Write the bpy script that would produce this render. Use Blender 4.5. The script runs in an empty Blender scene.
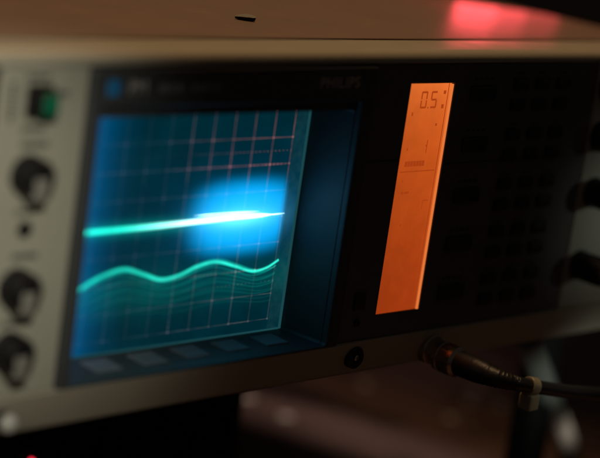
import bpy, bmesh, math, random
from mathutils import Vector, Matrix
random.seed(7)
S = bpy.context.scene
COL = S.collection
ZB = 190.0                      # the bench top is 190 mm below the centre of the graticule


def W(x, y, z):                 # millimetres (graticule centre = 0,0,0) -> metres in the world
    return Vector((x * .001, y * .001, (z + ZB) * .001))


# ------------------------------------------------------------------ materials
class NT:
    """small helper that writes node maths"""
    def __init__(s, name):
        s.m = bpy.data.materials.new(name)
        s.m.use_nodes = True
        s.t = s.m.node_tree
        s.n = s.t.nodes
        s.b = s.n['Principled BSDF']

    def link(s, a, b):
        s.t.links.new(a, b)

    def inp(s, sock, v):
        if isinstance(v, bpy.types.NodeSocket):
            s.link(v, sock)
        else:
            sock.default_value = v

    def op(s, o, a, b=0.0, c=0.0, clamp=False):
        n = s.n.new('ShaderNodeMath')
        n.operation = o
        n.use_clamp = clamp
        for i, v in enumerate((a, b, c)):
            s.inp(n.inputs[i], v)
        return n.outputs[0]

    def add(s, a, b): return s.op('ADD', a, b)
    def sub(s, a, b): return s.op('SUBTRACT', a, b)
    def mul(s, a, b): return s.op('MULTIPLY', a, b)
    def div(s, a, b): return s.op('DIVIDE', a, b)
    def exp(s, a): return s.op('EXPONENT', a)
    def pw(s, a, b): return s.op('POWER', a, b)

    def smooth(s, x, lo, hi):
        n = s.n.new('ShaderNodeMapRange')
        n.interpolation_type = 'SMOOTHSTEP'
        s.inp(n.inputs[0], x)
        n.inputs[1].default_value = lo
        n.inputs[2].default_value = hi
        return n.outputs[0]

    def mix(s, f, a, b):
        n = s.n.new('ShaderNodeMix')
        n.data_type = 'RGBA'
        s.inp(n.inputs[0], f)
        for i, v in ((6, a), (7, b)):
            if isinstance(v, tuple):
                v = (*v, 1)[:4]
            s.inp(n.inputs[i], v)
        return n.outputs[2]

    def scale(s, col, f):        # colour * factor
        n = s.n.new('ShaderNodeVectorMath')
        n.operation = 'SCALE'
        s.inp(n.inputs[0], col)
        s.inp(n.inputs['Scale'], f)
        return n.outputs[0]

    def vadd(s, a, b):
        n = s.n.new('ShaderNodeVectorMath')
        n.operation = 'ADD'
        s.inp(n.inputs[0], a)
        s.inp(n.inputs[1], b)
        return n.outputs[0]

    def obj(s):                  # object coordinates in millimetres
        t = s.n.new('ShaderNodeTexCoord')
        sc = s.n.new('ShaderNodeVectorMath')
        sc.operation = 'SCALE'
        s.link(t.outputs['Object'], sc.inputs[0])
        sc.inputs['Scale'].default_value = 1000
        x = s.n.new('ShaderNodeSeparateXYZ')
        s.link(sc.outputs[0], x.inputs[0])
        return sc.outputs[0], x.outputs[0], x.outputs[1], x.outputs[2]

    def noise(s, vec, scale, detail=3.0, rough=.55):
        n = s.n.new('ShaderNodeTexNoise')
        if vec is not None:
            s.link(vec, n.inputs['Vector'])
        n.inputs['Scale'].default_value = scale
        n.inputs['Detail'].default_value = detail
        n.inputs['Roughness'].default_value = rough
        return n.outputs[0]

    def bump(s, h, strength, dist):
        n = s.n.new('ShaderNodeBump')
        n.inputs['Strength'].default_value = strength
        n.inputs['Distance'].default_value = dist
        s.link(h, n.inputs['Height'])
        s.link(n.outputs[0], s.b.inputs['Normal'])

    def emit(s, col, strength=1.0):
        s.inp(s.b.inputs['Emission Color'], col)
        s.inp(s.b.inputs['Emission Strength'], strength)


def surface(name, col, rough=.5, var=.12, grain=.9, bump=.25, metal=0.0, spec=.5, wear=.25):
    """painted / moulded surface: slow tone drift, fine grain, smudges in the gloss"""
    k = NT(name)
    v, x, y, z = k.obj()
    slow = k.noise(v, .035, 4)
    fine = k.noise(v, grain, 3)
    f = k.add(k.mul(k.sub(slow, .5), var * 2), k.mul(k.sub(fine, .5), var))
    dark = tuple(c * .6 for c in col)
    lite = tuple(min(1, c * 1.4) for c in col)
    k.inp(k.b.inputs['Base Color'], k.mix(k.op('ADD', f, .5, clamp=True), dark, lite))
    sm = k.noise(v, .09, 5, .65)
    k.inp(k.b.inputs['Roughness'], k.op('ADD', rough, k.mul(k.sub(sm, .5), wear), clamp=True))
    k.b.inputs['Metallic'].default_value = metal
    k.b.inputs['Specular IOR Level'].default_value = spec
    k.bump(fine, bump, .0002)
    return k.m


M = {}
M['beige'] = surface('beige enamel', (.44, .43, .35), .55, .10, .9, .3)
M['cover'] = surface('brownish cover paint', (.30, .215, .16), .36, .14, .9, .5, wear=.2)  # darker and browner than the frame
M['frame'] = surface('warm beige frame', (.46, .43, .34), .36, .10, .8, .3)
M['charcoal'] = surface('charcoal plastic', (.060, .064, .066), .5, .15, 1.4, .4)
M['panel'] = surface('black panel', (.13, .124, .118), .6, .15, 1.4, .4, spec=.3)
M['button'] = surface('dark button', (.026, .025, .024), .5, .15, 1.5, .3)
M['softkey'] = surface('grey softkey', (.19, .21, .23), .42, .12, 1.5, .3)
M['knob'] = surface('black knob', (.012, .011, .011), .42, .2, 1.5, .3)
M['cap'] = surface('grey insert', (.26, .25, .22), .5, .1, 1.2, .2)
M['green'] = surface('green key', (.004, .17, .085), .45, .1, 1.0, .2)
M['legend'] = surface('dark print', (.05, .05, .045), .7, .05)
M['paleprint'] = surface('pale print', (.42, .41, .40), .7, .05)
M['dimprint'] = surface('dim print', (.55, .45, .42), .7, .05)
M['blueprint'] = surface('blue emblem', (.02, .22, .52), .5, .05)
M['dull_nickel'] = surface('dull nickel', (.50, .44, .38), .24, .1, 2.0, .3, metal=1.0, wear=.2)
M['ivory'] = surface('glint cap', (.80, .76, .66), .3, .05)
M['steel'] = surface('nickel', (.62, .60, .56), .22, .08, 2.0, .2, metal=1.0, wear=.15)
M['brass'] = surface('gilt brass', (.85, .42, .15), .25, .1, 2.0, .2, metal=1.0, wear=.15)
M['rubber'] = surface('black rubber', (.009, .009, .010), .45, .2, 1.2, .5)
M['cable'] = surface('black cable sheath', (.016, .015, .015), .2, .2, 1.5, .3, wear=.2, spec=.9)
M['tag'] = surface('ivory clip', (.30, .27, .19), .45, .15, 1.2, .4)
M['greyleg'] = surface('grey leg paint', (.17, .19, .17), .45, .1, .8, .3)
M['black'] = surface('black case paint', (.010, .010, .010), .85, .2, 1.0, .4, spec=.1)
M['gap_shade'] = surface('gap shade', (.01, .009, .008), .8, .1)


def glow(name, col, strength=1.0, base=(.01, .01, .01)):
    k = NT(name)
    k.b.inputs['Base Color'].default_value = (*base, 1)
    k.b.inputs['Roughness'].default_value = .4
    k.emit((*col, 1), strength)
    return k.m


def screen_material():
    k = NT('phosphor screen')
    v, x, y, z = k.obj()
    k.b.inputs['Base Color'].default_value = (.006, .012, .016, 1)
    k.b.inputs['Roughness'].default_value = .3
    k.b.inputs['Specular IOR Level'].default_value = .08

    def C(c): return (*c, 1)

    def gl(c, f):
        n = k.n.new('ShaderNodeRGB')
        n.outputs[0].default_value = C(c)
        return k.scale(n.outputs[0], f)
    nz = k.noise(v, .06, 3)
    # even teal glow of the tube
    tot = gl((.000, .024, .036), k.add(.45, k.mul(nz, .85)))
    # blue wash along the left edge of the tube
    left = k.exp(k.mul(k.pw(k.op('MAXIMUM', k.div(k.add(x, 47), 10.5), 0), 1.5), -1))
    tot = k.vadd(tot, gl((.000, .080, .235), left))
    # wide blue wash round the hot spot
    dx = k.div(k.sub(x, 29), 40)
    dz = k.div(k.sub(z, 1), 21)
    r2 = k.add(k.mul(dx, dx), k.mul(dz, dz))
    tot = k.vadd(tot, gl((.0, .022, .06), k.exp(k.mul(r2, -1.2))))
    # hot halo: flat topped, with soft rim
    dx = k.op('ABSOLUTE', k.div(k.sub(x, 31), 26.5))
    dz = k.op('ABSOLUTE', k.div(k.sub(z, .8), 14.2))
    r2 = k.add(k.pw(dx, 3.0), k.pw(dz, 3.2))
    halo = k.exp(k.mul(k.pw(r2, 1.9), -1.35))
    halo = k.mul(halo, k.sub(1, k.smooth(x, 48.5, 52.5)))
    halo = k.mul(halo, k.add(.85, k.mul(nz, .3)))
    tot = k.vadd(tot, gl((.0, .40, .95), halo))
    dx = k.div(k.sub(x, 30), 20)
    dz = k.div(k.sub(z, .8), 7.5)
    r2 = k.add(k.mul(dx, dx), k.mul(dz, dz))
    tot = k.vadd(tot, gl((.03, .24, .50), k.exp(k.mul(r2, -1.1))))
    dx = k.div(k.sub(x, 28), 15)
    dz = k.div(k.sub(z, .2), 3.2)
    r2 = k.add(k.mul(dx, dx), k.mul(dz, dz))
    tot = k.vadd(tot, gl((.14, .30, .3), k.exp(k.mul(r2, -1.1))))
    # glow along the straight trace
    d = k.div(z, 2.6)
    tot = k.vadd(tot, gl((.0, .15, .13), k.mul(k.exp(k.mul(k.mul(d, d), -1)), k.sub(1, k.smooth(x, 38, 52)))))
    # green curtain under the wave
    d = k.div(k.add(z, 23), 7.5)
    tot = k.vadd(tot, gl((.0, .028, .021), k.mul(k.exp(k.mul(k.mul(d, d), -1)), k.add(.55, nz))))
    # paler glass border to the right of the graticule
    rb = k.smooth(x, 50.2, 51.2)
    streak = k.noise(k.scale(v, .55), .5, 2)
    tot = k.vadd(tot, gl((.010, .026, .024), k.mul(rb, k.mul(k.sub(streak, .25), 1.3))))
    fine = k.noise(v, 2.6, 2)
    tot = k.scale(tot, k.add(.8, k.mul(fine, .4)))
    k.emit(tot, 1.0)
    return k.m


def additive(k, col, soft=True):
    """light added on top of whatever lies behind: the beam is seen in clear phosphor and glass"""
    e = k.n.new('ShaderNodeEmission')
    k.inp(e.inputs[0], col)
    if soft:
        uv = k.n.new('ShaderNodeUVMap')
        sp = k.n.new('ShaderNodeSeparateXYZ')
        k.link(uv.outputs[0], sp.inputs[0])
        d = k.sub(k.mul(sp.outputs[1], 2), 1)
        q = k.op('MAXIMUM', k.sub(1, k.mul(d, d)), 0)
        k.link(k.pw(q, 2.0), e.inputs[1])
    tr = k.n.new('ShaderNodeBsdfTransparent')
    a = k.n.new('ShaderNodeAddShader')
    k.link(e.outputs[0], a.inputs[0])
    k.link(tr.outputs[0], a.inputs[1])
    k.link(a.outputs[0], k.n['Material Output'].inputs[0])
    return k.m


def beam(name, col):
    k = NT(name)
    return additive(k, (*col, 1))


def line_material():
    k = NT('edge lit graticule')
    v, x, y, z = k.obj()
    k.b.inputs['Base Color'].default_value = (.02, .02, .02, 1)
    f = k.smooth(x, -15, 32)
    up = k.smooth(z, 10, 21)
    pink = k.mix(up, (.12, .105, .105), (.42, .135, .115))
    c = k.mix(f, (.045, .06, .09), pink)  # edge lighting of the lines put into the emission colour, pinkest at upper right
    nz = k.noise(v, .11, 3)
    return additive(k, k.scale(c, k.mul(k.sub(nz, .27), 1.75)), False)


def trace_material(hot):
    k = NT('lit trace hot' if hot else 'lit trace')
    v, x, y, z = k.obj()
    k.b.inputs['Base Color'].default_value = (.02, .02, .02, 1)
    # object origin of each trace sits at the centre of the screen
    if hot:
        f = k.smooth(x, -30, 18)
        c = k.mix(f, (.012, .80, .56), (.60, 1.0, .98))
        st = k.add(1.15, k.mul(f, 1.8))
        st = k.mul(st, k.add(.7, k.mul(k.noise(v, .25, 3), .6)))
        st = k.mul(st, k.sub(1, k.mul(.75, k.smooth(x, 46, 51))))
    else:
        f = k.smooth(x, -40, 30)
        c = k.mix(f, (.008, .46, .33), (.02, .66, .48))
        st = k.add(.55, k.mul(k.noise(v, .14, 3), .95))
    return additive(k, k.scale(c, k.mul(st, 1.5)))


def lcd_material():
    k = NT('orange backlit display')
    v, x, y, z = k.obj()
    k.b.inputs['Base Color'].default_value = (.05, .02, .01, 1)
    k.b.inputs['Roughness'].default_value = .3
    f = k.smooth(z, -48, 46)
    c = k.mix(f, (.35, .040, .005), (.57, .088, .010))
    top = k.exp(k.div(k.sub(z, 45), 11))
    c = k.vadd(c, k.scale(k.mix(0.0, (.22, .075, .018), (0, 0, 0)), top))
    nz = k.noise(v, .12, 4)
    k.emit(c, k.mul(k.add(.80, k.mul(nz, .40)), k.add(.94, k.mul(x, .006))))
    return k.m


def bench_material():
    k = NT('mottled brown cloth')
    v, x, y, z = k.obj()
    def dots(scale, r0, r1):
        vo = k.n.new('ShaderNodeTexVoronoi')
        vo.inputs['Scale'].default_value = scale
        vo.inputs['Randomness'].default_value = .9
        k.link(v, vo.inputs['Vector'])
        return k.sub(1, k.smooth(vo.outputs['Distance'], r0, r1))
    nz = k.noise(v, .014, 4)
    fine = k.noise(v, .5, 4)
    c = k.mix(nz, (.11, .062, .05), (.22, .125, .10))
    c = k.mix(k.mul(fine, .4), c, (.06, .035, .03))
    c = k.mix(k.mul(dots(.021, .16, .36), .5), c, (.035, .02, .017))       # large dark spots in the weave
    c = k.mix(dots(.026, .09, .13), c, (.80, .72, .62))                     # small pale flecks
    k.inp(k.b.inputs['Base Color'], c)
    k.b.inputs['Roughness'].default_value = .85
    k.bump(fine, .5, .001)
    return k.m


M['screen'] = screen_material()
M['lines'] = line_material()
M['hot'] = trace_material(True)
M['trace'] = trace_material(False)
M['lcd'] = lcd_material()
M['lcdink'] = glow('darkened display segment', (.27, .030, .004), 1.0)
M['lcdink_soft'] = glow('faint display segment', (.37, .046, .006), 1.0)
M['wallglow'] = glow('display wall glow', (.80, .19, .042), .95)
M['glassedge'] = glow('glass edge glow', (.02, .12, .14), .5)
M['redglint'] = glow('red glint', (1.0, .02, .05), 1.4)
M['bench'] = bench_material()
GHOST = [beam('faint trace', (.002, .15 * a, .115 * a)) for a in (1.6, .95, .4, .62, .3, .42, .2, .27, .12, .16)]


# ------------------------------------------------------------------ geometry helpers
def box(bm, x0, x1, y0, y1, z0, z1, bev=0.0, seg=2, mi=0):
    t = bmesh.new()
    bmesh.ops.create_cube(t, size=1)
    for v in t.verts:
        v.co = Vector(((x0 + x1) / 2 + v.co.x * (x1 - x0), (y0 + y1) / 2 + v.co.y * (y1 - y0), (z0 + z1) / 2 + v.co.z * (z1 - z0)))
    if bev:
        bmesh.ops.bevel(t, geom=t.edges[:], offset=bev, segments=seg, affect='EDGES', profile=.5)
    merge(bm, t, mi)


def merge(bm, t, mi=0):
    mp = {}
    for v in t.verts:
        mp[v] = bm.verts.new(v.co)
    for f in t.faces:
        nf = bm.faces.new([mp[v] for v in f.verts])
        nf.material_index = mi if mi else f.material_index
    t.free()


def lathe(bm, c, axis, prof, n=40, mi=0, squash=None):
    """prof: list of (distance along axis, radius); closed at both ends"""
    c = Vector(c)
    a = Vector(axis).normalized()
    u = a.cross(Vector((0, 0, 1)))
    if u.length < .1:
        u = a.cross(Vector((1, 0, 0)))
    u.normalize()
    w = a.cross(u)
    rings = []
    for d, r in prof:
        rings.append([bm.verts.new(c + a * d + (u * math.cos(2 * math.pi * i / n) + w * math.sin(2 * math.pi * i / n)) * r) for i in range(n)])
    for p, q in zip(rings, rings[1:]):
        for i in range(n):
            f = bm.faces.new((p[i], p[(i + 1) % n], q[(i + 1) % n], q[i]))
            f.material_index = mi
    for r in (rings[0], rings[-1]):
        f = bm.faces.new(r)
        f.material_index = mi


def catmull(pts, k=10):
    P = [Vector(p) for p in pts]
    P = [2 * P[0] - P[1]] + P + [2 * P[-1] - P[-2]]
    out = []
    for i in range(1, len(P) - 2):
        for s in range(k):
            t = s / k
            a, b, c, d = P[i - 1:i + 3]
            out.append(.5 * ((2 * b) + (c - a) * t + (2 * a - 5 * b + 4 * c - d) * t * t + (3 * b - a - 3 * c + d) * t ** 3))
    out.append(P[-2])
    return out


def tube(bm, path, rad, n=20):
    rings = []
    up = Vector((0, 0, 1))
    for i, p in enumerate(path):
        t = (path[min(i + 1, len(path) - 1)] - path[max(i - 1, 0)]).normalized()
        a = t.cross(up).normalized()
        b = a.cross(t)
        r = rad(i / (len(path) - 1)) if callable(rad) else rad
        rings.append([bm.verts.new(p + (a * math.cos(2 * math.pi * j / n) + b * math.sin(2 * math.pi * j / n)) * r) for j in range(n)])
    for p, q in zip(rings, rings[1:]):
        for j in range(n):
            bm.faces.new((p[j], p[(j + 1) % n], q[(j + 1) % n], q[j]))
    bm.faces.new(rings[0])
    bm.faces.new(rings[-1])


def loop_strip(bm, a, b, mi=0):
    A = [bm.verts.new(p) for p in a]
    B = [bm.verts.new(p) for p in b]
    for i in range(len(a)):
        j = (i + 1) % len(a)
        f = bm.faces.new((A[i], A[j], B[j], B[i]))
        f.material_index = mi


def rect(x0, x1, z0, z1, y, r=0.0, n=6):
    if not r:
        return [(x0, y, z0), (x1, y, z0), (x1, y, z1), (x0, y, z1)]
    o = []
    for cx, cz, a0 in ((x0 + r, z0 + r, 180), (x1 - r, z0 + r, 270), (x1 - r, z1 - r, 0), (x0 + r, z1 - r, 90)):
        for i in range(n + 1):
            a = math.radians(a0 + 90 * i / n)
            o.append((cx + r * math.cos(a), y, cz + r * math.sin(a)))
    return o


def stack(bm, loops, cap0=False, cap1=False):
    """skin a sequence of equal-length loops"""
    L = [[bm.verts.new(p) for p in lp] for lp in loops]
    for a, b in zip(L, L[1:]):
        for i in range(len(a)):
            j = (i + 1) % len(a)
            bm.faces.new((a[i], a[j], b[j], b[i]))
    if cap0:
        bm.faces.new(L[0])
    if cap1:
        bm.faces.new(L[-1])


def quad(bm, x0, x1, z0, z1, y, mi=0):
    f = bm.faces.new([bm.verts.new(p) for p in rect(x0, x1, z0, z1, y)])
    f.material_index = mi


def obj(name, bm, mat, parent=None, origin=None, smooth=32, base=False):
    bmesh.ops.recalc_face_normals(bm, faces=bm.faces[:])
    lo = Vector((min(v.co[i] for v in bm.verts) for i in range(3)))
    hi = Vector((max(v.co[i] for v in bm.verts) for i in range(3)))
    c = Vector(origin) if origin is not None else (lo + hi) / 2
    if base:
        c.z = lo.z
    for v in bm.verts:
        v.co = (v.co - c) * .001
    me = bpy.data.meshes.new(name)
    bm.to_mesh(me)
    bm.free()
    for m in (mat if isinstance(mat, (list, tuple)) else [mat]):
        me.materials.append(m)
    if smooth:
        me.shade_smooth()
        me.set_sharp_from_angle(angle=math.radians(smooth))
    o = bpy.data.objects.new(name, me)
    COL.objects.link(o)
    w = W(*c)
    if parent is not None:
        o.parent = parent
        o.location = w - world(parent)
    else:
        o.location = w
    return o


def world(o):
    l = o.location.copy()
    while o.parent:
        o = o.parent
        l += o.location
    return l


def empty(name, x, y, z, label, cat, group=None):
    o = bpy.data.objects.new(name, None)
    o.empty_display_size = .02
    COL.objects.link(o)
    o.location = W(x, y, z)
    o['label'] = label
    o['category'] = cat
    if group:
        o['group'] = group
    return o


def copy_tree(o, dx, dy, dz, parent):
    """copy of a part with its sub-parts, moved by millimetres"""
    c = o.copy()
    COL.objects.link(c)
    c.parent = parent
    c.location = o.location + Vector((dx, dy, dz)) * .001
    for ch in o.children:
        d = ch.copy()
        COL.objects.link(d)
        d.parent = c
    return c


def text(name, s, size, x, z, y, mat, parent, wide=1.0, bold=0.0, space=1.0):
    cu = bpy.data.curves.new(name, 'FONT')
    cu.body = s
    cu.size = size
    cu.offset = bold
    cu.space_character = space
    cu.extrude = .12
    cu.align_x = 'CENTER'
    cu.align_y = 'CENTER'
    to = bpy.data.objects.new(name + ' source', cu)
    COL.objects.link(to)
    dg = bpy.context.evaluated_depsgraph_get()
    me = bpy.data.meshes.new_from_object(to.evaluated_get(dg))
    bpy.data.objects.remove(to)
    bpy.data.curves.remove(cu)
    for v in me.vertices:
        px, py, pz = v.co
        v.co = (px * wide * .001, -pz * .001, py * .001)
    me.name = name
    me.materials.clear()
    me.materials.append(mat)
    o = bpy.data.objects.new(name, me)
    COL.objects.link(o)
    o.parent = parent
    o.location = W(x, y, z) - world(parent)
    return o


# ------------------------------------------------------------------ the oscilloscope
FX0, FX1 = -117, 291
scope = empty('oscilloscope', 90, 180, -66,
              'beige and charcoal oscilloscope with blue glowing screen, green waveform and orange strip display', 'oscilloscope')

# front frame: rounded rectangular ring, deep strip along the bottom
bm = bmesh.new()
ro = [(3.4, 0, 7), (0, -4, 7), (0, 0, 0)]
loops = [rect(FX0, FX1, -61.5, 66, 0.2, 7)]
for a in range(0, 91, 15):
    t = math.radians(a)
    i = 3.4 * (1 - math.cos(t))
    loops.append(rect(FX0 + i, FX1 - i, -61.5 + i * .6, 66 - i, -17.6 - 3.4 * math.sin(t), 7 - i * .6))
loops += [rect(-106.4, 283.2, -46.6, 61.7, -21.0, 1.2), rect(-105.8, 282.6, -46.2, 61.3, -20.4, 1.0), rect(-105.8, 282.6, -46.2, 61.3, .2, 1.0)]
stack(bm, loops)
for v in bm.verts:                       # the strip below the panels leans back
    if v.co.z < -46.8 and v.co.y < -12:
        v.co.y += (-46.8 - v.co.z) * .30
obj('front_frame', bm, M['frame'], scope, smooth=40)

# cover behind the frame, separated by a dark groove
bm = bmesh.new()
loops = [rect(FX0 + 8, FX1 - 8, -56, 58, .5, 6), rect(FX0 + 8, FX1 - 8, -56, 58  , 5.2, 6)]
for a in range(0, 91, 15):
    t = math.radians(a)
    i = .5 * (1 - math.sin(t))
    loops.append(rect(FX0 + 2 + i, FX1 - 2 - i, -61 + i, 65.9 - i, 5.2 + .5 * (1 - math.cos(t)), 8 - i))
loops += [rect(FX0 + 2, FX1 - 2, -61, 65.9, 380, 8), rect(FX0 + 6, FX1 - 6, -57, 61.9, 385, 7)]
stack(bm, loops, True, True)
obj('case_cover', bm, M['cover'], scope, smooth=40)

# left control panel
bm = bmesh.new()
box(bm, -100.4, -66.0, -20.2, -18.6, -46.0, 61.0, .4, 1)
panel = obj('control_panel', bm, M['beige'], scope)
bm = bmesh.new()
box(bm, -105.6, -66.2, -12, -4, -46.1, 61.2)
obj('shade_plate', bm, M['gap_shade'], panel)  # dark plate added to paint the shade in the gap beside the panel
# right control panel
bm = bmesh.new()
box(bm, 206.6, 282.3, -20.2, -2, -46.0, 61.0, .4, 1)
obj('control_panel', bm, M['beige'], scope)

# screen bezel: raised frame with a tapering recess
bm = bmesh.new()
stack(bm, [rect(-65.6, 68.2, -46.4, 60.8, -3, 1.5), rect(-65.6, 68.2, -46.4, 60.8, -20.6, 1.5), rect(-64.8, 67.4, -45.9, 60.0, -21.5, 1.2),
           rect(-60.9, 61.3, -45.5, 48.2, -21.5, 1.5), rect(-60.7, 61.1, -45.4, 47.5, -20.9, 1.5), rect(-60.6, 61.0, -45.35, 47.4, -19.2, 1.5),
           rect(-60.3, 60.7, -45.3, 44.1, -19.0, 1.5), rect(-57.6, 57.9, -44.7, 44.2, .6, 1.5)])
bez = obj('screen_bezel', bm, M['charcoal'], scope, smooth=25)
bm = bmesh.new()
box(bm, -59.6, -54.2, -21.75, -21.3, 51.6, 57.0, .15, 1)
obj('emblem', bm, M['blueprint'], bez)
text('printed_text', 'PM', 6.4, -46.6, 54.2, -21.52, M['paleprint'], bez, 1.0, .12)
bm = bmesh.new()
xx = -37.5
for w in (3.4, 2.2, 3.0, 0, 2.6, 3.2, 2.0, 2.8):
    if w:
        quad(bm, xx, xx + w, 52.6, 55.4, -21.56)
    xx += (w or 2) + .9
obj('printed_text', bm, M['softkey'], bez, smooth=0)
text('printed_text', 'PHILIPS', 5.7, 48.0, 54.6, -21.52, M['dimprint'], bez, 1.02, .10, 1.12)

# the five softkeys on the ledge under the screen
first = None
for i, x in enumerate((-37.2, -16.4, 3.6, 23.2, 43.0)):
    if first is None:
        bm = bmesh.new()
        zz = -45.0
        stack(bm, [[(x - 5.6, -4.6, zz), (x + 5.6, -4.6, zz), (x + 5.6, -14.4, zz - .4), (x - 5.6, -14.4, zz - .4)],
                   [(x - 5.5, -4.7, zz + .7), (x + 5.5, -4.7, zz + .7), (x + 5.5, -14.3, zz + .3), (x - 5.5, -14.3, zz + .3)],
                   [(x - 5.1, -5.1, zz + .9), (x + 5.1, -5.1, zz + .9), (x + 5.1, -13.9, zz + .5), (x - 5.1, -13.9, zz + .5)],
                   [(x - 3.6, -6.6, zz + .75), (x + 3.6, -6.6, zz + .75), (x + 3.6, -12.4, zz + .35), (x - 3.6, -12.4, zz + .35)]], False, True)
        first = obj('softkey', bm, M['softkey'], bez, smooth=20)
        fx = x
    else:
        copy_tree(first, x - fx, 0, 0, bez)

# screen
bm = bmesh.new()
quad(bm, -59, 59, -46, 46, 0.0)
scr = obj('screen', bm, M['screen'], scope, origin=(0, 0, 0), smooth=0)
# glass edge, right and bottom of the screen; its light put in as emission
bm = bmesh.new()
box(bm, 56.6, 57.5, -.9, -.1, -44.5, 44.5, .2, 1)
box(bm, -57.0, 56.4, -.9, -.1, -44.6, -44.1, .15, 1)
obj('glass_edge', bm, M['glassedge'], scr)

# graticule
bm = bmesh.new()
Y = -.25
for i in range(-5, 6):
    h = .13 if i else .16
    quad(bm, i * 10 - h, i * 10 + h, -40, 42.5, Y)
for j in range(-4, 5):
    h = .12 if j else .15
    quad(bm, -50, 50, j * 10 - h, j * 10 + h, Y - .02)
for i in range(-5, 6):
    for j in range(-4, 5):
        quad(bm, i * 10 - .38, i * 10 + .38, j * 10 - .36, j * 10 + .36, Y - .04)
for t in range(-25, 26):
    for zz in (-25, 25):
        quad(bm, t * 2 - .22, t * 2 + .22, zz - .16, zz + .16, Y - .03)
    for zz in (-20, 0, 20):
        quad(bm, t * 2 - .16, t * 2 + .16, zz - .4, zz + .4, Y - .03)
for t in range(-20, 21):
    quad(bm, -.5, .5, t * 2 - .13, t * 2 + .15, Y - .03)
obj('graticule', bm, M['lines'], scr, origin=(0, 0, 0), smooth=0)


def interp(pts, x):
    P = pts
    if x <= P[0][0]:
        return P[0][1]
    for i in range(len(P) - 1):
        if x <= P[i + 1][0]:
            a = P[max(i - 1, 0)]
            b, c = P[i], P[i + 1]
            d = P[min(i + 2, len(P) - 1)]
            t = (x - b[0]) / (c[0] - b[0])
            m0 = (c[1] - a[1]) / (c[0] - a[0]) * (c[0] - b[0])
            m1 = (d[1] - b[1]) / (d[0] - b[0]) * (c[0] - b[0])
            return (2 * t ** 3 - 3 * t * t + 1) * b[1] + (t ** 3 - 2 * t * t + t) * m0 + (-2 * t ** 3 + 3 * t * t) * c[1] + (t ** 3 - t * t) * m1
    return P[-1][1]


def ribbon(fn, x0, x1, half, y, name, mat, n=160):
    bm = bmesh.new()
    uvl = bm.loops.layers.uv.new('UVMap')
    prev = None
    for i in range(n + 1):
        x = x0 + (x1 - x0) * i / n
        z = fn(x)
        e = .05
        s = (fn(x + e) - fn(x - e)) / (2 * e)
        nx, nz = -s / math.hypot(1, s), 1 / math.hypot(1, s)
        h = half(x) if callable(half) else half
        a = bm.verts.new((x + nx * h, y, z + nz * h))
        b = bm.verts.new((x - nx * h, y, z - nz * h))
        if prev:
            f = bm.faces.new((prev[0], a, b, prev[1]))
            for lp, v in zip(f.loops, (1, 1, 0, 0)):
                lp[uvl].uv = (0, v)
        prev = (a, b)
    return obj(name, bm, mat, scr, origin=(0, 0, 0), smooth=0)


sine = [(-58, -26), (-50, -22.6), (-44.2, -20.4), (-38.5, -17.7), (-32.3, -15.6), (-23.9, -14.4), (-14.9, -17.0), (-6.6, -19.6), (1.8, -18.8),
        (9.6, -16.4), (19.2, -15.2), (29.6, -17.8), (38.7, -20.4), (45.8, -19.6), (52.0, -16.8)]
ribbon(lambda x: interp(sine, x), -57.5, 51.5, lambda x: 1.2 - .45 * max(0, min(1, (x + 40) / 80)), -.5, 'wave_trace', M['trace'])
ribbon(lambda x: interp(sine, x - .8) + .75 + .2 * math.sin(x * .12), 8, 40, .4, -.46, 'wave_trace', GHOST[0])
for g, k in enumerate((.9, 1.8, 3.3, 4.1, 5.9, 7.0, 9.1, 10.1, 12.4, 14.2)):
    sh = .35 * k + 1.2 * math.sin(2.3 * k)
    am = 1 - .045 * k
    ribbon(lambda x, k=k, sh=sh, am=am: -17.6 + (interp(sine, max(-57, x - sh)) + 17.6) * am - k, -57, 50.5, .34, -.42 + g * .01, 'faint_trace', GHOST[g])


def w1(x):
    if x < -10:
        return 1.15
    if x < 8:
        return 1.15 - .15 * (x + 10) / 18
    if x < 36:
        return 1.0 + .15 * math.sin((x - 8) / 28 * math.pi) ** .8
    if x < 44:
        return 1.0 - .8 * ((x - 36) / 8) ** 1.5
    return .2


base_line = [(-58, -.2), (-45, 0), (-14.5, .25), (8.9, .7), (26.1, 1.0), (46.6, .9), (56, 1.1)]
ribbon(lambda x: interp(base_line, x), -57.5, 51.0, lambda x: w1(x) * 1.12, -.54, 'level_trace', M['hot'])
ribbon(lambda x: interp(base_line, x) + 2.0 - .016 * (x - 7), 5, 38, lambda x: .30 * max(.05, min(1, (x - 5) / 6, (38 - x) / 8)), -.58, 'level_trace', M['hot'])

# dark centre panel with the opening of the strip display
bm = bmesh.new()
stack(bm, [rect(68.5, 206.3, -46.1, 61.0, -2), rect(68.5, 206.3, -46.1, 61.0, -19.6), rect(68.9, 205.9, -45.7, 60.6, -20.0),
           rect(88.5, 114.0, -36.6, 53.7, -20.0), rect(88.9, 113.6, -36.9, 53.4, -19.4), rect(88.9, 113.6, -37.4, 53.2, -12)])
cp = obj('centre_panel', bm, M['panel'], scope, smooth=20)
# a seam across the panel at the level of the separator line
bm = bmesh.new()
box(bm, 69.2, 87.6, -20.25, -19.9, 24.2, 24.7)
box(bm, 115.2, 205.0, -20.25, -19.9, 21.6, 22.0)
obj('seam', bm, M['button'], cp)
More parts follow.
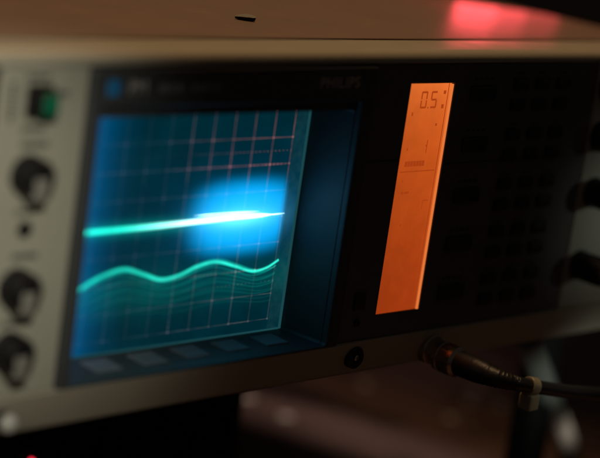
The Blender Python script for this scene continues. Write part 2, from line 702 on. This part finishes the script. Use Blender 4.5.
# strip display
bm = bmesh.new()
quad(bm, 87.0, 113.8, -38.5, 54.0, -18.5)
lcd = obj('strip_display', bm, M['lcd'], scope, origin=(100, -18.5, 8), smooth=0)
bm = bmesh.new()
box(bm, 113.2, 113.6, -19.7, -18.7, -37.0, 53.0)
obj('wall_glow', bm, M['wallglow'], lcd, smooth=0)  # the display's glow on its recess wall, put in as emission
bm = bmesh.new()
quad(bm, 112.0, 112.4, -37.6, 53.2, -18.56)
obj('edge_line', bm, M['lcdink'], lcd, smooth=0)


def seg7(bm, x, z, w, h, on, y, t=.85):
    s = {'a': (x, x + w, z + h - t, z + h), 'd': (x, x + w, z, z + t), 'g': (x, x + w, z + h / 2 - t / 2, z + h / 2 + t / 2),
         'f': (x, x + t, z + h / 2 + .2, z + h - .2), 'e': (x, x + t, z + .2, z + h / 2 - .2),
         'b': (x + w - t, x + w, z + h / 2 + .2, z + h - .2), 'c': (x + w - t, x + w, z + .2, z + h / 2 - .2)}
    for q in on:
        a, b, c, d = s[q]
        if q in 'adg':
            a, b = a + .3, b - .3
        quad(bm, a, b, c, d, y)


bm = bmesh.new()
seg7(bm, 97.0, 43.6, 3.6, 6.6, 'abcdef', -18.56, .72)
quad(bm, 101.35, 102.0, 43.5, 44.15, -18.56)
seg7(bm, 102.7, 43.6, 3.6, 6.6, 'afgcd', -18.56, .72)
obj('digits', bm, M['lcdink_soft'], lcd, smooth=0)
bm = bmesh.new()
y = -18.56
for i in range(7):
    quad(bm, 93.4 + i * 1.64, 94.9 + i * 1.64, 21.1, 23.2, y)
quad(bm, 91.4, 111.4, 18.9, 19.35, y)
for a in ((109.6, 111.0, 49.0, 50.4), (109.4, 110.8, 43.4, 45.0), (107.6, 108.6, 36.6, 37.6), (104.4, 104.9, 26.0, 31.2), (103.9, 104.4, 28.6, 29.4),
          (92.9, 93.7, 40.8, 42.2), (93.2, 93.9, 27.4, 28.4), (93.4, 94.0, 15.0, 16.0), (93.8, 95.4, 10.4, 11.3), (95.8, 98.4, 10.4, 11.3), (107.2, 110.6, 7.0, 7.4), (107.2, 107.6, 3.8, 6.8),
          (96.0, 96.9, -2.4, -1.5), (93.0, 93.7, -6.3, -5.4), (109.0, 109.7, -3.0, -2.2)):
    quad(bm, *a, y)
obj('display_marks', bm, M['lcdink_soft'], lcd, smooth=0)

# push buttons of the centre panel
proto = {}


def button(x, z, w, h, kind):
    if kind not in proto:
        bm = bmesh.new()
        box(bm, x - w / 2, x + w / 2, -21.6, -19.8, z - h / 2, z + h / 2, .6, 2)
        o = obj('push_button', bm, M['button'], cp)
        proto[kind] = (o, x, z)
        return
    o, px, pz = proto[kind]
    copy_tree(o, x - px, 0, z - pz, cp)


for r, z in enumerate((49.5, 29.0, 8.6, -11.2, -31.0)):
    button(131, z, 15, 6.0, 'wide')
    for c, x in enumerate((154, 168, 182)):
        button(x, z + 3.4, 8.5, 4.8, 'small')
        button(x, z - 5.2, 8.5, 4.8, 'small')
bm = bmesh.new()
for r, z in enumerate((49.5, 29.0, 8.6, -11.2, -31.0)):
    for i in range(4):
        quad(bm, 125 + i * 3.2, 127.2 + i * 3.2, z + 5.0, z + 6.3, -20.06)
    for x in (154, 168, 182):
        quad(bm, x - 3, x + 2.4, z + 7.0, z + 8.0, -20.06)
obj('printed_legend', bm, M['button'], cp, smooth=0)
bm = bmesh.new()
box(bm, 74.6, 80.6, -21.2, -19.8, -33.2, -26.4, .5, 2)
obj('push_button', bm, M['button'], cp)
bm = bmesh.new()
lathe(bm, (78, -19.8, -38.6), (0, -1, 0), [(0, 1.4), (1.0, 1.4), (1.3, 1.0)], 20)
obj('push_button', bm, M['rubber'], cp)


# knobs
def knob(x, z, r, h, mark=True, cap=False):
    bm = bmesh.new()
    n = 40
    prof = [(0, r + .3), (1.6, r + .3), (2.0, r), (h - .8, r * .90), (h, r * .80)]
    lathe(bm, (x, -20.0, z), (0, -1, 0), prof, n)
    for i in range(24):
        a = 2 * math.pi * i / 24
        p = Vector((x + math.cos(a) * r * .95, 0, z + math.sin(a) * r * .95))
        box(bm, p.x - .22, p.x + .22, -20 - h + 1.2, -22.4, p.z - .22, p.z + .22)
    k = obj('knob', bm, M['knob'], scope)
    if cap:
        bm = bmesh.new()
        lathe(bm, (x, -20 - h + .2, z), (0, -1, 0), [(0, r * .60), (.7, r * .60), (1.0, r * .5)], 32)
        obj('cap', bm, M['cap'], k)
    if mark:
        bm = bmesh.new()
        box(bm, x - r * .42, x + r * .42, -20 - h - .35, -22.4, z - r * 1.05, z + r * .10, .3, 2)
        obj('pointer', bm, M['cap'], k)
    return k


k1 = knob(-86.6, 27.0, 6.4, 8.0)
copy_tree(k1, 0, 0, -36.5, scope)
copy_tree(k1, 0, 0, -57.5, scope)
k2 = knob(201.0 + 13, 51, 6.3, 15, False, True)
copy_tree(k2, 0, 0, -21.5, scope)
copy_tree(k2, 2.5, 0, -46.0, scope)
copy_tree(k2, 1.5, 0, -78.0, scope)
copy_tree(k2, 32, 0, 0, scope)
copy_tree(k2, 32, 0, -46, scope)

# trimmer hole
bm = bmesh.new()
lathe(bm, (-85.2, -20.1, 9.4), (0, -1, 0), [(0, 2.7), (.35, 2.7), (.35, 1.6), (.1, 1.5)], 24)
obj('trimmer_hole', bm, M['knob'], panel)
# power button
bm = bmesh.new()
stack(bm, [rect(-90.2, -80.5, 45.2, 55.6, -20.1, 1), rect(-90.2, -80.5, 45.2, 55.6, -21.4, 1), rect(-89.6, -81.1, 45.8, 55.0, -21.8, 1), rect(-89.0, -81.7, 46.4, 54.4, -20.3, .8)], False, True)
pw = obj('power_button', bm, M['knob'], scope)
bm = bmesh.new()
box(bm, -88.6, -82.1, -26.6, -20.0, 46.8, 54.0, .6, 2)
obj('button_cap', bm, M['knob'], pw)
bm = bmesh.new()
box(bm, -88.2, -82.5, -27.1, -26.5, 47.2, 53.6, .25, 2)
obj('green_face', bm, M['green'], pw)

# printed legends of the left panel (too blurred in the photo to be read)
for x0, z0, n, s in ((-90.5, 41.6, 6, 1.25), (-90, 36.6, 7, 1.3), (-89.5, 15.2, 6, 1.1), (-89, 0.6, 7, 1.2), (-90, -21.4, 5, 1.2), (-80.4, 52.6, 5, 1.2), (-90.5, 57.8, 6, 1.2)):
    bm = bmesh.new()
    x = x0
    for i in range(n):
        w = random.uniform(.8, 1.15) * s
        quad(bm, x, x + w, z0 - s * .75, z0 + s * .75, -20.26)
        x += w + .35
    obj('printed_legend', bm, M['legend'], panel, smooth=0)
bm = bmesh.new()
for i in range(7):
    quad(bm, -96.4, -94.2, 44.4 + i * 1.75, 45.6 + i * 1.75, -20.26)
obj('printed_legend', bm, M['legend'], panel, smooth=0)

# bottom strip: calibration pin, round jack, BNC sockets
bm = bmesh.new()
lathe(bm, (-86.0, -18.4, -53.6), (0, -1, 0), [(-3, 3.4), (1.2, 3.4), (1.6, 2.9), (1.6, 1.7), (5.0, 1.5)], 28)
cpin = obj('calibration_pin', bm, M['knob'], scope)
bm = bmesh.new()
lathe(bm, (-86.0, -23.0, -53.6), (0, -1, 0), [(0, 1.6), (.3, 3.0), (1.2, 3.2), (2.4, 2.8), (3.2, 1.7), (3.4, .4)], 28)
obj('cap', bm, M['ivory'], cpin, smooth=60)  # pale ball painted in for the bright highlight on a metal pin
bm = bmesh.new()
lathe(bm, (80.0, -18.8, -52.6), (0, -1, 0), [(-3, 4.4), (2.0, 4.4), (2.6, 3.8), (2.6, 2.2), (.3, 2.0)], 32)
jack = obj('jack', bm, M['knob'], scope)
bm = bmesh.new()
lathe(bm, (80.0, -19.0, -52.6), (0, -1, 0), [(0, 1.2), (2.4, 1.2), (2.8, .8)], 20)
obj('contact', bm, M['steel'], jack)


def socket(x):
    bm = bmesh.new()
    lathe(bm, (x, -20.5, -54.6), (0, -1, 0), [(-4, 6.0), (.6, 6.0), (.9, 5.6), (.9, 4.9), (10.5, 4.8), (10.5, 3.9), (3, 3.8)], 36)
    s = obj('bnc_socket', bm, M['dull_nickel'], scope)
    bm = bmesh.new()
    lathe(bm, (x, -24, -54.6), (0, -1, 0), [(0, 2.2), (5, 2.0), (5.2, .8)], 20)
    obj('insulator', bm, M['tag'], s)
    return s


BX, BZ = 125.4, -55.6
sk = socket(BX)
copy_tree(sk, 132, 0, 0, scope)

# feet and tilt leg
ft = None
for x, y in ((-88, 140), (130, 140), (-88, 340), (130, 340), (283, 38), (276, 340)):
    if ft is None:
        bm = bmesh.new()
        lathe(bm, (x, y, -60.9), (0, 0, -1), [(0, 8), (5.0, 7.4), (6.2, 6.6)], 28)
        ft = obj('rubber_foot', bm, M['rubber'], scope)
        f0 = (x, y)
    else:
        copy_tree(ft, x - f0[0], y - f0[1], 0, scope)
bm = bmesh.new()
pa, pb = Vector((202, -10, -61.2)), Vector((414, 97, -190))
tube(bm, [pa.lerp(pb, i / 12) for i in range(13)], 6.0, 20)
lg = obj('tilt_leg', bm, M['greyleg'], scope, smooth=60)

# ------------------------------------------------------------------ cable with BNC plug
cab = empty('coaxial_cable', BX, -30, -66, 'black coaxial cable plugged in below the strip display, with an ivory clip round it', 'cable')
bm = bmesh.new()
prof = [(0, 5.2), (.6, 6.0), (2.6, 6.2), (3.0, 5.8), (7.0, 5.8), (7.6, 6.2), (9.5, 6.2), (10.2, 5.6), (11, 4.8)]
lathe(bm, (BX, -24.6, BZ), (0, -1, 0), prof, 44)
for i in range(28):
    a = 2 * math.pi * i / 28
    box(bm, BX + math.cos(a) * 5.9 - .25, BX + math.cos(a) * 5.9 + .25, -31.6, -27.6, BZ + math.sin(a) * 5.9 - .25, BZ + math.sin(a) * 5.9 + .25)
obj('plug_collar', bm, M['dull_nickel'], cab)
path = catmull([(BX, -35, BZ), (BX, -41, BZ), (BX + .1, -47, BZ), (BX + .8, -52.5, BZ - .2), (BX + 3.4, -56.6, BZ - .8), (BX + 7.4, -58.8, BZ - 1.6)], 8)
bm = bmesh.new()


def rb(t):
    r = 5.1 - 2.2 * min(1, max(0, (t - .3) / .7))
    return r - (.35 if (t > .45 and int(t * 34) % 2) else 0)


tube(bm, path, rb, 28)
obj('strain_relief', bm, M['rubber'], cab, smooth=50)
cp_pts = [(BX + 4.6, -57.4, BZ - 1.1), (BX + 7.4, -58.8, BZ - 1.6), (BX + 12, -59.8, BZ - 2.6), (BX + 18, -60.2, BZ - 3.9), (BX + 42, -60, BZ - 9.4), (BX + 64, -60, BZ - 13.3),
          (BX + 95, -60, BZ - 19.5), (BX + 135, -62, BZ - 34), (BX + 180, -64, BZ - 66), (BX + 225, -62, BZ - 108), (BX + 270, -50, -187.3), (BX + 350, -10, -187.3), (BX + 480, 80, -187.3)]
bm = bmesh.new()
cpath = catmull(cp_pts, 12)
tube(bm, cpath, 2.75, 24)
obj('sheath', bm, M['cable'], cab, smooth=60)
# ivory clip round the cable, with a block hanging below
bm = bmesh.new()
tc = Vector((BX + 15.5, -60.0, BZ - 3.4))
ax = Vector((1, -.08, -.22)).normalized()
lathe(bm, tc - ax * 2.2, ax, [(0, 2.8), (0, 3.3), (.3, 3.6), (4.1, 3.6), (4.4, 3.3), (4.4, 2.8)], 32)
box(bm, tc.x - 3.0, tc.x + 3.0, tc.y - 3.2, tc.y + 3.2, tc.z - 9.6, tc.z - 3.0, 1.0, 3)
obj('cable_clip', bm, M['tag'], cab, smooth=40)

# ------------------------------------------------------------------ small chip lying on the cover
bm = bmesh.new()
C0 = Vector((55.5, 38.4))
u = Vector((.70, -.70))
w = Vector((.70, .70))
top, bot = [], []
N = 24
for i in range(N):
    a = 2 * math.pi * i / N
    l, s = math.cos(a) * 4.1, math.sin(a) * (2.3 if math.sin(a) > 0 else 1.5) * (1 - .35 * (math.cos(a) < 0) * abs(math.cos(a)))
    p = C0 + u * l + w * s
    t = .25 * (l / 4.1)
    top.append((p.x, p.y, 65.95 + 1.8 - .45 * abs(l / 4.1) ** 2 + t + .22 * s))
    q = C0 + u * l * .93 + w * s * .9
    bot.append((q.x, q.y, 65.95 + .25 * abs(l / 4.1)))
A = [bm.verts.new(p) for p in top]
B = [bm.verts.new(p) for p in bot]
for i in range(N):
    f = bm.faces.new((A[i], A[(i + 1) % N], B[(i + 1) % N], B[i]))
    f.material_index = 1
bm.faces.new(A)
bm.faces.new(B).material_index = 1
chip = obj('plastic_chip', bm, [M['cap'], M['black']], base=True)
chip['label'] = 'tiny pointed chip with dark edge lying on the brown top of the oscilloscope'
chip['category'] = 'chip'

# ------------------------------------------------------------------ what the instrument stands on
b = empty('equipment_box', 30, 250, -190, 'black equipment box under the left half of the oscilloscope, with a small red glint', 'box')
bm = bmesh.new()
stack(bm, [rect(-106, 168, -183, -67.4, 120, 4), rect(-108, 170, -185, -67.2, 123, 5), rect(-108, 170, -185, -67.2, 372, 5)], True, True)
obj('case', bm, M['black'], b)
fo = None
for x, y in ((-92, 140), (140, 140), (-92, 350), (140, 350)):
    if fo is None:
        bm = bmesh.new()
        lathe(bm, (x, y, -184.8), (0, 0, -1), [(0, 8), (5.0, 7)], 24)
        fo = obj('rubber_foot', bm, M['rubber'], b)
        f0 = (x, y)
    else:
        copy_tree(fo, x - f0[0], y - f0[1], 0, b)
bm = bmesh.new()
lathe(bm, (44.0, 120.2, -139.6), (0, -1, 0), [(0, 1.5), (1.5, 1.5), (2.6, 1.0), (3.0, .3)], 20)
obj('red_glint', bm, M['redglint'], b)  # glowing bead added in place of a red reflection on the black case

blk = empty('support_post', 283, 38, -190, 'black post standing beside the grey slanted leg under the right end', 'post')
bm = bmesh.new()
box(bm, 275, 292, 31, 44, -184, -70.0, 2, 2)
obj('body', bm, M['black'], blk)
bm = bmesh.new()
box(bm, 273, 294, 29, 46, -70.2, -67.0, .6, 1)
obj('top_pad', bm, M['rubber'], blk)
bm = bmesh.new()
box(bm, 271, 296, 27, 48, -190, -183.6, 1.5, 2)
obj('base', bm, M['black'], blk)

bm = bmesh.new()
box(bm, -900, 3500, -900, 3500, -220, -190, 4, 2)
bench = obj('tabletop', bm, M['bench'])
bench['kind'] = 'structure'
bench['label'] = 'brown mottled cloth covering the table below the instrument'

# ------------------------------------------------------------------ light
wd = bpy.data.worlds.new('World')
S.world = wd
wd.use_nodes = True
bg = wd.node_tree.nodes['Background']
bg.inputs[0].default_value = (1.0, .84, .70, 1)
bg.inputs[1].default_value = .0145


def spot(name, pos, tgt, power, col, angle, blend, size):
    l = bpy.data.lights.new(name, 'SPOT')
    l.energy = power
    l.color = col
    l.spot_size = math.radians(angle)
    l.spot_blend = blend
    l.shadow_soft_size = size
    o = bpy.data.objects.new(name, l)
    COL.objects.link(o)
    o.location = W(*pos)
    o.rotation_euler = (W(*tgt) - W(*pos)).to_track_quat('-Z', 'Y').to_euler()
    return o


def area(name, pos, tgt, power, col, sx, sy):
    l = bpy.data.lights.new(name, 'AREA')
    l.shape = 'RECTANGLE'
    l.size, l.size_y = sx, sy
    l.energy = power
    l.color = col
    o = bpy.data.objects.new(name, l)
    COL.objects.link(o)
    o.location = W(*pos)
    o.rotation_euler = (W(*tgt) - W(*pos)).to_track_quat('-Z', 'Y').to_euler()
    return o


spot('desk lamp on left panel', (-330, -360, 250), (-112, -20, 17), 5.2, (1.0, .95, .79), 21.5, 1.0, .02)
spot('ceiling lamp', (90, 70, 760), (70, 60, 66), 8.0, (1.0, .60, .30), 50, .6, .05)
spot('added spot on right panel', (560, -420, 60), (250, -20, -4), 1.3, (.92, 1.0, .86), 10.5, 1.0, .02)  # added narrow spot that brightens only the right panel
spot('added spot on table', (430, -480, -60), (318, 204, -190), 26.0, (1.0, .77, .66), 7.0, 1.0, .02)  # added low spot for the bright pool on the cloth
spot('dim added spot on table', (700, 180, 200), (440, 290, -190), .50, (1.0, .60, .55), 31, 1.0, .02)  # extra unseen spot that lifts the rest of the cloth
spot('added spot on tilt leg', (120, -420, -140), (256, 16, -98), 3.2, (.95, 1.0, .88), 13.0, 1.0, .02)  # added spot that brings out the grey leg
spot('added spot on cable', (260, -360, 190), (158, -60, -66), .9, (1.0, .88, .68), 8, 1.0, .01)  # added narrow spot for the clip and the cable near it
for wd_, en in ((20, .0052), (34, .0046), (50, .0040)):  # overlapping unseen lamps added to shape the fading red reflection on the cover
    cx, cy = 252.5 + .7 * wd_ / 2, 99.5 - .7 * wd_ / 2
    area('added red light', (cx, cy, 77), (cx - 82, cy - 88, 70), en, (1.0, .075, .095), wd_ * .001, .021)

# ------------------------------------------------------------------ camera
cd = bpy.data.cameras.new('Camera')
cam = bpy.data.objects.new('Camera', cd)
COL.objects.link(cam)
S.camera = cam
R = Matrix(((0.69878014, -0.70146158, 0.14020687), (-0.06658936, -0.25893668, -0.96359621), (0.71223042, 0.66400561, -0.22764968)))
rot = Matrix((R[0], -R[1], -R[2])).transposed()      # camera axes as columns
cam.matrix_world = Matrix.Translation(W(-449.996, -476.538, 157.42)) @ rot.to_4x4()
cd.sensor_width = 36
cd.sensor_fit = 'HORIZONTAL'
cd.lens = 1912.33 / 600 * 36
cd.clip_start = .02
cd.clip_end = 50
cd.dof.use_dof = True
cd.dof.focus_distance = .728
cd.dof.aperture_fstop = 4.8
cd.dof.aperture_blades = 0

S.view_settings.view_transform = 'Standard'
S.view_settings.look = 'None'
S.view_settings.exposure = 0
S.view_settings.gamma = 1
S.cycles.use_denoising = True
S.cycles.max_bounces = 8
S.cycles.sample_clamp_indirect = 4
